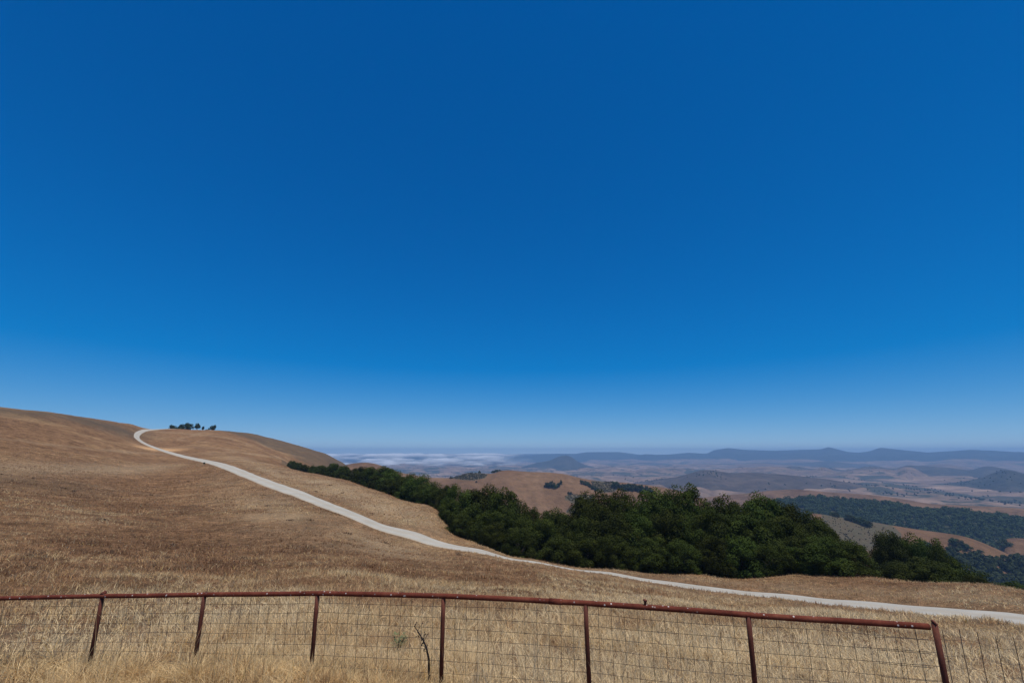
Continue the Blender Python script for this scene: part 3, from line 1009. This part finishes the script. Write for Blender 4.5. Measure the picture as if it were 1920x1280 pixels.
for i, (px, yb, h, w) in enumerate(((1091, 907, 8, 10), (1097, 909, 8, 9), (1103, 911, 8, 9), (1108, 914, 7, 9), (1113, 917, 7, 9), (1118, 920, 7, 9))):
    hill_tree('%s tree from the top in the line down the golden hill' % ORD[i], px, yb, h, w, R_A, 'line of trees down the golden hill')
for i, (px, yb, h, w) in enumerate(((1154, 915, 13, 13), (1162, 917, 11, 12), (1171, 919, 12, 13), (1180, 919, 13, 12), (1188, 920, 13, 12), (1197, 921, 12, 12), (1206, 922, 13, 12), (1214, 923, 12, 12), (1221, 924, 10, 11))):
    hill_tree('%s tree from the left in the dark row on the golden hill' % ORD[i], px, yb, h, w, R_A, 'dark row of trees on the right end of the golden hill')
for lab, px, yb in (('left of two small trees above the grey scrub hollow', 1066, 926), ('right of two small trees above the grey scrub hollow', 1070, 927)):
    hill_tree(lab, px, yb, 5, 5, R_A, 'two trees above the scrub hollow')
for i, (px, yb, h, w) in enumerate(((1560, 966, 6, 9), (1568, 969, 7, 9), (1592, 975, 8, 10), (1601, 978, 9, 11), (1611, 981, 9, 11), (1620, 984, 9, 11), (1629, 987, 8, 10))):
    hill_tree('%s dark tree from the left on the grey slope beyond the grove' % ORD[i], px, yb, h, w, R_B, 'dark trees on the grey slope')
for lab, px, yb, h, w in (('upper left bush of the scrub clump on the right golden slope', 1791, 1021, 8, 11), ('middle bush of the scrub clump on the right golden slope', 1802, 1027, 9, 13),
                          ('lower right bush of the scrub clump on the right golden slope', 1813, 1031, 8, 12), ('tiny dark bush alone right of the clump on the golden slope', 1838, 1035, 3, 8),
                          ('large dark tree beside the knoll at the right edge', 1882, 1024, 9, 14)):
    hill_tree(lab, px, yb, h, w, R_C if 'knoll' in lab else R_B, 'bushes on the right golden slope', name='bush' if 'bush' in lab else 'distant_tree')


def inside(px, py, poly):
    c = False
    n = len(poly)
    for i in range(n):
        x1, y1 = poly[i]
        x2, y2 = poly[i - 1]
        if (y1 > py) != (y2 > py) and px < (x2 - x1) * (py - y1) / (y2 - y1) + x1:
            c = not c
    return c


def cover(name, label, cat, spots, hrange, per, blob, size, mat, seed):
    """Ground-hugging mass of bushes or far trees: one object."""
    g = np.random.default_rng(seed)
    C, R = [], []
    for x, y, z in spots:
        h = g.uniform(*hrange)
        for k in range(blob):
            a = g.uniform(0, 2 * PI)
            d = h * g.uniform(0, 0.42)
            C.append((x + d * math.cos(a), y + d * math.sin(a), z + h * g.uniform(0.25, 0.78)))
            R.append(h * g.uniform(0.2, 0.34))
    v, q, lf = leaf_cards(C, R, per, size, 0.5, seed, 0.1)
    me = make_mesh(name, v, q, None, False, {'leaf': lf})
    return tag(mesh_obj(name, me, mat), label, cat, kind='stuff')


def poly_spots(poly, ridge, n, seed):
    g = random.Random(seed)
    xs = [p[0] for p in poly]
    ys = [p[1] for p in poly]
    out = []
    while len(out) < n:
        px, py = g.uniform(min(xs), max(xs)), g.uniform(min(ys), max(ys))
        if inside(px, py, poly):
            out.append(hit(px, py, ridge.z, ridge.R - ridge.wf, ridge.R + 5, 160))
    return out


cover('scrub_patch', 'grey green scrub patch capping the left knoll of the golden hill', 'scrub',
      poly_spots([(846, 897), (866, 889), (882, 886), (900, 886.5), (914, 891), (908, 896), (890, 900.5), (868, 899)], R_A, 420, 1), (0.7, 1.5), 16, 2, 0.5, M_SCRUB, 31)
cover('scrub_patch', 'dark grey scrub patch in the hollow between golden hill and grove', 'scrub',
      poly_spots([(1058, 934), (1066, 926), (1085, 928), (1114, 928), (1120, 945), (1095, 968), (1060, 960), (1078, 946)], R_A, 420, 2), (0.7, 1.5), 16, 2, 0.5, M_SCRUB, 32)
cover('scrub_patch', 'grey green scrub patch between two dark tree rows on the golden hill', 'scrub',
      poly_spots([(1108, 903), (1135, 903), (1155, 904), (1155, 922), (1125, 924), (1112, 916)], R_A, 320, 3), (0.7, 1.5), 16, 2, 0.5, M_SCRUB, 33)
cover('scrub_patch', 'dull grey brush on the slope beyond the right end of the grove', 'scrub',
      poly_spots([(1540, 968), (1585, 974), (1640, 986), (1680, 990), (1690, 1010), (1620, 1030), (1560, 1010)], R_B, 160, 4), (0.4, 1.0), 16, 2, 0.4, M_SCRUB, 34)


def wood_spots(ridge, pxs, n, seed, t0, t1, keep=None):
    g = random.Random(seed)
    a0, a1 = ray(pxs[0], 950)[0], ray(pxs[1], 950)[0]
    out = []
    X, Y = [], []
    for _ in range(n):
        a = g.uniform(a0, a1)
        r = ridge.R - ridge.wf * g.uniform(t0, t1)
        X.append(r * math.sin(a))
        Y.append(r * math.cos(a))
    X, Y = np.array(X), np.array(Y)
    Z = ridge.z(X, Y)
    ok = fbm(X / 90, Y / 90, 3, seed) + 0.25 * np.array([g.gauss(0, 1) for _ in range(n)]) > -0.42
    return list(zip(X[ok], Y[ok], Z[ok]))


cover('woodland', 'dark wooded ridge of massed oaks stretching to the right edge', 'woodland', wood_spots(R_D, (1440, 2000), 5200, 5, -0.12, 0.95), (4.5, 11), 34, 3, 1.05, M_FAR, 41)
# woods in the gully below the right golden slope
low = poly_spots([(1720, 1030), (1775, 1033), (1830, 1046), (1865, 1052), (1910, 1049), (1960, 1065), (1960, 1130), (1700, 1130)], R_B, 420, 6)
cover('woodland', 'bluish dark woods filling the gully under the right golden slope', 'woodland', low, (5, 8), 40, 3, 1.0, M_FAR, 42)



def valley_trees():
    bpy.context.view_layer.update()
    dg = bpy.context.evaluated_depsgraph_get()
    g = np.random.default_rng(77)
    n = 9000
    a = np.radians(g.uniform(-16, 50, n))
    r = np.exp(g.uniform(math.log(1550), math.log(4800), n))
    x, y = r * np.sin(a), r * np.cos(a)
    ok = ((np.abs(fbm(x / 260, y / 420, 4, 5)) < 0.035) | (fbm(x / 300, y / 300, 4, 8) > 0.36)) & ((r > 2000) | (g.random(n) < .3))
    out = []
    for px, py in zip(x[ok], y[ok]):
        h, loc, nn, i, o, m = SC.ray_cast(dg, Vector((px, py, 400)), Vector((0, 0, -1)))
        if h and o.name == 'haze':
            h, loc, nn, i, o, m = SC.ray_cast(dg, loc + Vector((0, 0, -.5)), Vector((0, 0, -1)))
        if h:
            out.append((px, py, loc.z))
    return out


cover('scattered_trees', 'tiny dark trees and thickets scattered in lines over the hazy valley', 'trees', valley_trees(), (3, 6.5), 9, 3, 1.9, M_FAR, 43)

# ------------------------------------------------------------------ fence
FD, FT, FS = 5.10, math.radians(-12), 1.5
A0 = math.radians(8.310)
F0 = Vector((FD * math.sin(A0), FD * math.cos(A0), 0))
FDIR = Vector((math.cos(FT), math.sin(FT), 0))
FN = Vector((-FDIR.y, FDIR.x, 0))            # away from the camera


def fp(u, z=0, off=0):
    p = F0 + FDIR * (u * FS) + FN * off
    return Vector((p.x, p.y, z))


RU = [-6.2, -5.0, -4, -3, -2, -1, 0, 1, 2]
RZ = [-1.99, -1.86, -1.747, -1.645, -1.545, -1.487, -1.463, -1.470, -1.471]


def rail_z(u):
    return float(np.interp(u, RU, RZ))


fence = thing('pipe_fence', 'rusty red pipe fence with wire mesh panels across the foreground', 'fence', fp(0, hz(*fp(0).xy)))


def child(tb, name, mat, smooth=True):
    o = tb.build(name, mat, fence, smooth)
    o.matrix_parent_inverse = fence.matrix_world.inverted()
    loc = Vector(fence.location)
    o.data.transform(__import__('mathutils').Matrix.Translation(-loc))
    o.matrix_parent_inverse.identity()
    return o


us = np.linspace(-6.0, 1.97, 90)
tb = Tubes()
tb.tube([fp(u, rail_z(u) + 0.004 * vnoise(np.array([u * 1.7]), np.array([0.0]), 6)[0], 0.004 * vnoise(np.array([u * 1.3]), np.array([9.0]), 6)[0]) for u in us], 0.0255, 16)
child(tb, 'rail', M_RUST)
for i in range(-4, 3):
    tb = Tubes()
    top = rail_z(i) - 0.015
    dx = random.uniform(-.012, .012)
    if i == 2:
        tb.tube([fp(i, hz(*fp(i).xy) - .35), fp(i, top - .3), fp(i, top + .045)], 0.0235, 14)
        tb.tube([fp(i - 0.004, top + .044), fp(i + 0.004, top + .050)], [0.027, 0.024], 12)
    else:
        tb.tube([fp(i + dx, hz(*fp(i).xy) - .35), fp(i, top - .2), fp(i, top)], 0.0225, 12)
    child(tb, 'post', M_POST)
tb = Tubes()
tb.tube([fp(-0.185 - 0.06, rail_z(-0.185) + .000), fp(-0.185 + 0.03, rail_z(-0.185))], 0.0285, 16)
child(tb, 'coupling', M_RUST)
tb = Tubes()
ub = 0.385
tb.tube([fp(ub, rail_z(ub) + .025), fp(ub, rail_z(ub) + .058)], [0.013, 0.015], 8)
tb.tube([fp(ub, rail_z(ub) + .056), fp(ub + .002, rail_z(ub) + .068)], [0.022, 0.020], 6)
child(tb, 'bolt', M_POST)
tb = Tubes()
tb.tube([fp(-4 - .015, rail_z(-4) + .02), fp(-4 + .02, rail_z(-4) + .046)], [0.02, 0.024], 8)
child(tb, 'post_cap', M_POST)


def wire_panel(u0, u1, topz, nrow, rows, off, wob, seed, vstep=0.0833, vr=0.0018, hr=0.0018):
    g = random.Random(seed)
    tb = Tubes()
    u = u0
    while u <= u1:
        z0 = topz(u)
        lean = g.uniform(-.004, .004)
        pts = []
        zb = hz(*fp(u).xy) - .02
        for k in range(8):
            s = k / 7
            pts.append(fp(u + lean * s + g.uniform(-.0016, .0016), z0 + (zb - z0) * s, off + .018 * vnoise(np.array([u * 2.1]), np.array([s * 2.0]), seed)[0]))
        tb.tube(pts, vr, 5, False)
        u += vstep * g.uniform(.985, 1.015)
    for k in range(nrow):
        pts = []
        uu = np.arange(u0, u1 + .04, .04)
        for w in uu:
            z = topz(w) - rows[k] + wob * vnoise(np.array([w * 1.5]), np.array([k * 3.3]), seed + 1)[0]
            pts.append(fp(w, z, off + .006 + .018 * vnoise(np.array([w * 2.1]), np.array([k / nrow * 2.0]), seed)[0]))
        if len(pts) > 1:
            tb.tube(pts, hr, 5, False)
    return tb


rows = [0.085 + 0.103 * k for k in range(8)]
child(wire_panel(-6.0, 1.97, lambda u: rail_z(u) - .025, 8, rows, 0.036, 0.010, 3), 'wire_mesh', M_WIRE)
# closer uprights where two panels overlap beside the end post
child(wire_panel(1.70, 1.97, lambda u: rail_z(u) - .055, 7, [r - .012 for r in rows], 0.052, 0.004, 8, 0.11), 'wire_mesh', M_WIRE)
child(wire_panel(2.05, 4.2, lambda u: rail_z(2) - .02 - .075 * (u - 2.05) + .015 * math.sin(u * 21), 6, [r + .01 for r in rows], 0.035, 0.012, 12, 0.0833, 0.0027, 0.0012), 'wire_mesh', M_WIRE)


# ------------------------------------------------------------------ weeds by the fence
def dead_stalk():
    a, e = ray(806, 1250)
    r = 5.62
    b = Vector((r * math.sin(a), r * math.cos(a), 0))
    b.z = hz(b.x, b.y)
    o = thing('dead_thistle', 'dark dead thistle stalk leaning left beside a fence post', 'weed', b)
    path = []
    for px, py in ((806, 1262), (804, 1235), (800, 1215), (794, 1200), (787, 1188), (781, 1179), (776, 1172)):
        a2, e2 = ray(px, py)
        path.append(Vector((r * math.sin(a2), r * math.cos(a2), e2 * r)) - b)
    path[0].z = min(path[0].z, -0.02)
    tb = Tubes()
    tb.tube(path, [.013, .011, .009, .008, .006, .004, .0025], 7)
    tb.build('stem', M_STEM, o)
    g = random.Random(4)
    for k in range(22):
        s = g.uniform(0.25, 1.0) * (len(path) - 1)
        i = min(int(s), len(path) - 2)
        p = path[i].lerp(path[i + 1], s - i)
        d = Vector((g.uniform(-1, .6), g.uniform(-.6, .6), g.uniform(-.3, 1))).normalized()
        l = g.uniform(.03, .09)
        tb = Tubes()
        tb.tube([p, p + d * l * .6 + Vector((0, 0, .008)), p + d * l], [.003, .0022, .001], 5)
        q = p + d * l
        tb.tube([q - d * .006, q, q + d * .01], [.002, .007, .001], 5)
        tb.build('twig', M_STEM, o)


dead_stalk()


def green_weed():
    a, e = ray(748, 1218)
    r = 7.0
    b = Vector((r * math.sin(a), r * math.cos(a), 0))
    b.z = hz(b.x, b.y)
    o = thing('green_weed', 'small grey green weed in the dry grass behind the fence mesh', 'weed', b)
    g = random.Random(6)
    tb, lf = Tubes(), Tubes()
    for k in range(11):
        an = g.uniform(0, 2 * PI)
        l = g.uniform(.10, .22)
        top = Vector((math.cos(an) * l * .7, math.sin(an) * l * .7, .22 + g.uniform(.05, .2)))
        tb.tube([(0, 0, -.02), tuple(top * .5 + Vector((0, 0, .03))), tuple(top)], [.005, .004, .0015], 5)
        for j in range(9):
            p = top * g.uniform(.35, 1.0)
            d = Vector((g.uniform(-1, 1), g.uniform(-1, 1), g.uniform(-.1, .8))).normalized()
            s = d.cross(Vector((0, 0, 1))).normalized() * .013
            L = g.uniform(.05, .10)
            lf.quad(p, p + d * L * .5 + s, p + d * L, p + d * L * .5 - s)
    o.scale = (.8, .8, .62)
    tb.build('stem', M_WEED, o)
    lf.build('leaves', M_WEED, o, False)


green_weed()


# ------------------------------------------------------------------ dry grass
def blades(n, r0, r1, h, w, seed, nseg, pick, azr=(-66, 66), bend=0.5, clump=0.0):
    g = np.random.default_rng(seed)
    az = np.radians(g.uniform(azr[0], azr[1], n))
    r = np.exp(g.uniform(math.log(r0), math.log(r1), n)) if r1 / r0 > 2.2 else np.sqrt(g.uniform(r0 * r0, r1 * r1, n))
    x, y = r * np.sin(az), r * np.cos(az)
    if clump > 0:                                       # gather into tufts
        cs = clump * 2.2
        tx, ty = np.floor(x / cs), np.floor(y / cs)
        cx = (tx + _hash(tx, ty, 5)) * cs
        cy = (ty + _hash(tx, ty, 6)) * cs
        k = g.uniform(0.0, 0.85, n)
        x, y = x + (cx - x) * k, y + (cy - y) * k
    rd = road_dist(x, y)
    keep = rd > 1.95 + g.uniform(0, .35, n)
    x, y, rd = x[keep], y[keep], rd[keep]
    r = np.hypot(x, y)
    azd = np.degrees(np.arctan2(x, y))
    brow = np.interp(azd, [-24, -19.5, -15, -9, -8, 0, 20, 46, 60], [205, 150, 106, 80, 62, 54, 50, 45, 45])
    keep = (r < brow + 3) | (azd < -26)
    x, y, rd, r, azd = x[keep], y[keep], rd[keep], r[keep], azd[keep]
    n = len(x)
    z = hill_z(x, y, rd)
    pt = fbm(x / 1.6, y / 1.6, 3, 51)
    hh = h * g.uniform(.55, 1.3, n) * (1 + 0.7 * pt)
    sp = r * np.cos(np.radians(azd - 12)) - 5.09        # metres beyond the fence line
    mound = np.exp(-((sp + .5) / .42) ** 2) * sstep(-9, -16, azd)
    hh = hh * (1 - 0.05 * mound) * (1 + 0.8 * fbm(x / .3, y / .3, 2, 55) * (sp < .3))
    ww = w * g.uniform(.6, 1.4, n)
    th = g.uniform(0, 2 * PI, n)
    lean = g.uniform(.05, bend, n) + (g.random(n) < .06) * .6
    dx, dy = np.cos(th) * lean, np.sin(th) * lean
    ph = th + g.uniform(-1.5, 1.5, n)
    sx, sy = np.cos(ph) * ww * .5, np.sin(ph) * ww * .5
    V = []
    for k in range(nseg + 1):
        s = k / nseg
        bx, by, bz = x + dx * hh * s * s, y + dy * hh * s * s, z - .02 + hh * s * (1 - .35 * lean * s)
        t = (1 - s) ** .6 if k < nseg else 0.06
        V.append(np.stack([np.stack([bx - sx * t, by - sy * t, bz], 1), np.stack([bx + sx * t, by + sy * t, bz], 1)], 1))
    V = np.stack(V, 1)                                  # n, seg+1, 2, 3
    base = (np.arange(n) * (nseg + 1) * 2)[:, None]
    q = np.concatenate([np.stack([base[:, 0] + 2 * k, base[:, 0] + 2 * k + 1, base[:, 0] + 2 * k + 3, base[:, 0] + 2 * k + 2], 1) for k in range(nseg)])
    c = pick(g, x, y, r, azd, rd, n)
    return V.reshape(-1, 3), q, np.repeat(c, (nseg + 1) * 2, axis=0)


PAL = 1.3 * np.array([(0.46, 0.34, 0.185), (0.38, 0.265, 0.14), (0.30, 0.19, 0.10), (0.21, 0.125, 0.07), (0.54, 0.43, 0.26), (0.13, 0.085, 0.05), (0.42, 0.29, 0.10)])


def pick(g, x, y, r, azd, rd, n):
    p = 1.1 * fbm(x / 3.0, y / 3.0, 4, 61) + 0.55 * fbm(x / 0.7, y / 0.7, 2, 65) + 0.9 * fbm(x / 0.22, y / 0.22, 2, 67) * sstep(16, 8, r) + 0.8 * fbm(x / 18, y / 18, 3, 63)
    dry = sstep(26, 9, r) * 0.75 + 0.35 * np.exp(-((rd - 7) / 6) ** 2) * sstep(-40, -26, azd) + p * 1.1
    dry = dry + 0.4 * sstep(-8, 12, azd) * sstep(60, 30, r) + g.normal(0, .22, n)
    sp = r * np.cos(np.radians(azd - 12)) - 5.09
    dry = dry + 0.55 * sstep(10, 3, sp) + (g.normal(0, .35, n) + 1.1 * fbm(x / .38, y / .38, 2, 69)) * (sp < 0.3)
    # from reddish brown to straw
    c = np.stack([np.interp(dry, [-.6, -.1, .35, .8, 1.3], [.20, .36, .52, .68, .80])] +
                 [np.interp(dry, [-.6, -.1, .35, .8, 1.3], [.102, .197, .327, .50, .635])] +
                 [np.interp(dry, [-.6, -.1, .35, .8, 1.3], [.050, .097, .165, .265, .38])], 1)
    odd = g.random(n) < .16
    c[odd] = PAL[g.integers(0, len(PAL), odd.sum())]
    c = np.where((sp < 0.3)[:, None] & (azd < -5)[:, None], c * np.array([.97, .92, .82]), c)
    return c * g.uniform(.74, 1.2, n)[:, None]


parts = [blades(140000, 2.6, 9.0, .19, .0068, 1, 3, pick, clump=.10, bend=1.5),
         blades(130000, 8.0, 20.0, .20, .012, 2, 2, pick, clump=.14, bend=1.4),
         blades(235000, 18, 60, .17, .022, 3, 2, pick, clump=.25, bend=1.4),
         blades(120000, 55, 150, .16, .06, 4, 1, pick, (-54, -4), clump=.3, bend=1.3),
         blades(6000, 3.2, 9.0, .42, .0062, 6, 3, pick, clump=.3, bend=.55),
         blades(48000, 4.4, 7.6, .175, .0068, 7, 3, pick, (-50, -3), clump=.18, bend=1.4)]
g0 = np.random.default_rng(90)
for _ in range(46):
    ta, trr = math.radians(g0.uniform(-50, 12)), math.exp(g0.uniform(math.log(24), math.log(95)))
    tx, ty = trr * math.sin(ta), trr * math.cos(ta)
    k = 26
    px_, py_ = tx + g0.normal(0, .16, k), ty + g0.normal(0, .16, k)
    if road_dist([tx], [ty])[0] < 3.2:
        continue
    pz = hill_z(px_, py_)
    an, hh_ = g0.uniform(0, 2 * PI, k), g0.uniform(.06, .19, k)
    w_ = .012 + .0004 * trr
    wx, wy = np.cos(an) * w_, np.sin(an) * w_
    lx, ly = g0.normal(0, .12, k), g0.normal(0, .12, k)
    vv = np.stack([np.c_[px_ - wx, py_ - wy, pz - .02], np.c_[px_ + wx, py_ + wy, pz - .02],
                   np.c_[px_ + lx + wx * .4, py_ + ly + wy * .4, pz + hh_], np.c_[px_ + lx - wx * .4, py_ + ly - wy * .4, pz + hh_]], 1)
    cc_ = np.repeat(np.array([(.13, .084, .052)]) * g0.uniform(.6, 1.5, k)[:, None], 4, axis=0)
    parts.append((vv.reshape(-1, 3), np.arange(4 * k).reshape(k, 4), cc_))
V, Q, Cc, off = [], [], [], 0
for v, q, c in parts:
    V.append(v)
    Q.append(q + off)
    Cc.append(c)
    off += len(v)
me = make_mesh('dry_grass', np.concatenate(V), np.concatenate(Q), None, False, {'tint': np.concatenate(Cc)})
tag(mesh_obj('dry_grass', me, M_BLADE), 'dry straw coloured grass covering the hillside and the foreground', 'grass', kind='stuff')

# ------------------------------------------------------------------ air
bm_v = np.array([(x, y, z) for x in (-9800, 9800) for y in (-1500, 9800) for z in (-260, 75)], float)
bm_q = [(0, 1, 3, 2), (4, 6, 7, 5), (0, 4, 5, 1), (2, 3, 7, 6), (0, 2, 6, 4), (1, 5, 7, 3)]
t = NT('haze_air')
pv = t.n('ShaderNodeVolumePrincipled')
pv.inputs['Color'].default_value = (0.33, 0.58, 0.94, 1)
pv.inputs['Density'].default_value = 1.6e-4
t.l(pv.outputs[0], t.out.inputs['Volume'])
hzb = mesh_obj('haze', make_mesh('haze', bm_v, bm_q), t.m)
tag(hzb, 'thin blue haze in the air over the valley', 'haze', kind='stuff')

# ------------------------------------------------------------------ daylight
SUN_EL, SUN_AZ = math.radians(72), math.radians(140)      # clockwise from the view direction
w = bpy.data.worlds.new('World')
SC.world = w
w.use_nodes = True
nt = w.node_tree
nt.nodes.clear()
sky = nt.nodes.new('ShaderNodeTexSky')
sky.sky_type = 'NISHITA'
sky.sun_disc = False
sky.sun_elevation = SUN_EL
sky.sun_rotation = SUN_AZ
sky.altitude = 8000
sky.air_density = 1.0
sky.dust_density = 0.0
sky.ozone_density = 10.0


def vm(op, a, b):
    nd = nt.nodes.new('ShaderNodeVectorMath')
    nd.operation = op
    for k, v in enumerate((a, b)):
        if hasattr(v, 'is_linked'):
            nt.links.new(v, nd.inputs[k])
        else:
            nd.inputs[k].default_value = (v, v, v)
    return nd.outputs[0]


# the film's shoulder: bright sky near the horizon is compressed
soft = vm('DIVIDE', sky.outputs[0], vm('ADD', vm('MULTIPLY', sky.outputs[0], 0.4), 1.0))
hs = nt.nodes.new('ShaderNodeHueSaturation')
hs.inputs['Saturation'].default_value = 1.46
hs.inputs['Hue'].default_value = 0.51
hs.inputs['Value'].default_value = 3.8
nt.links.new(soft, hs.inputs['Color'])
bg = nt.nodes.new('ShaderNodeBackground')
bg.inputs['Strength'].default_value = 0.1
nt.links.new(hs.outputs[0], bg.inputs['Color'])
out = nt.nodes.new('ShaderNodeOutputWorld')
nt.links.new(bg.outputs[0], out.inputs['Surface'])

sun = bpy.data.lights.new('sun', 'SUN')
sun.energy = 4.6
sun.angle = math.radians(0.53)
sun.color = (1.0, 0.94, 0.84)
so = bpy.data.objects.new('sun', sun)
COL.objects.link(so)
d = Vector((math.sin(SUN_AZ) * math.cos(SUN_EL), math.cos(SUN_AZ) * math.cos(SUN_EL), math.sin(SUN_EL)))
so.rotation_euler = d.to_track_quat('Z', 'Y').to_euler()

SC.view_settings.view_transform = 'Standard'
SC.view_settings.look = 'None'
SC.view_settings.exposure = 0
SC.view_settings.gamma = 1
SC.render.engine = 'CYCLES'
SC.cycles.use_denoising = True
SC.cycles.max_bounces = 6
SC.cycles.volume_bounces = 0
SC.cycles.transparent_max_bounces = 8
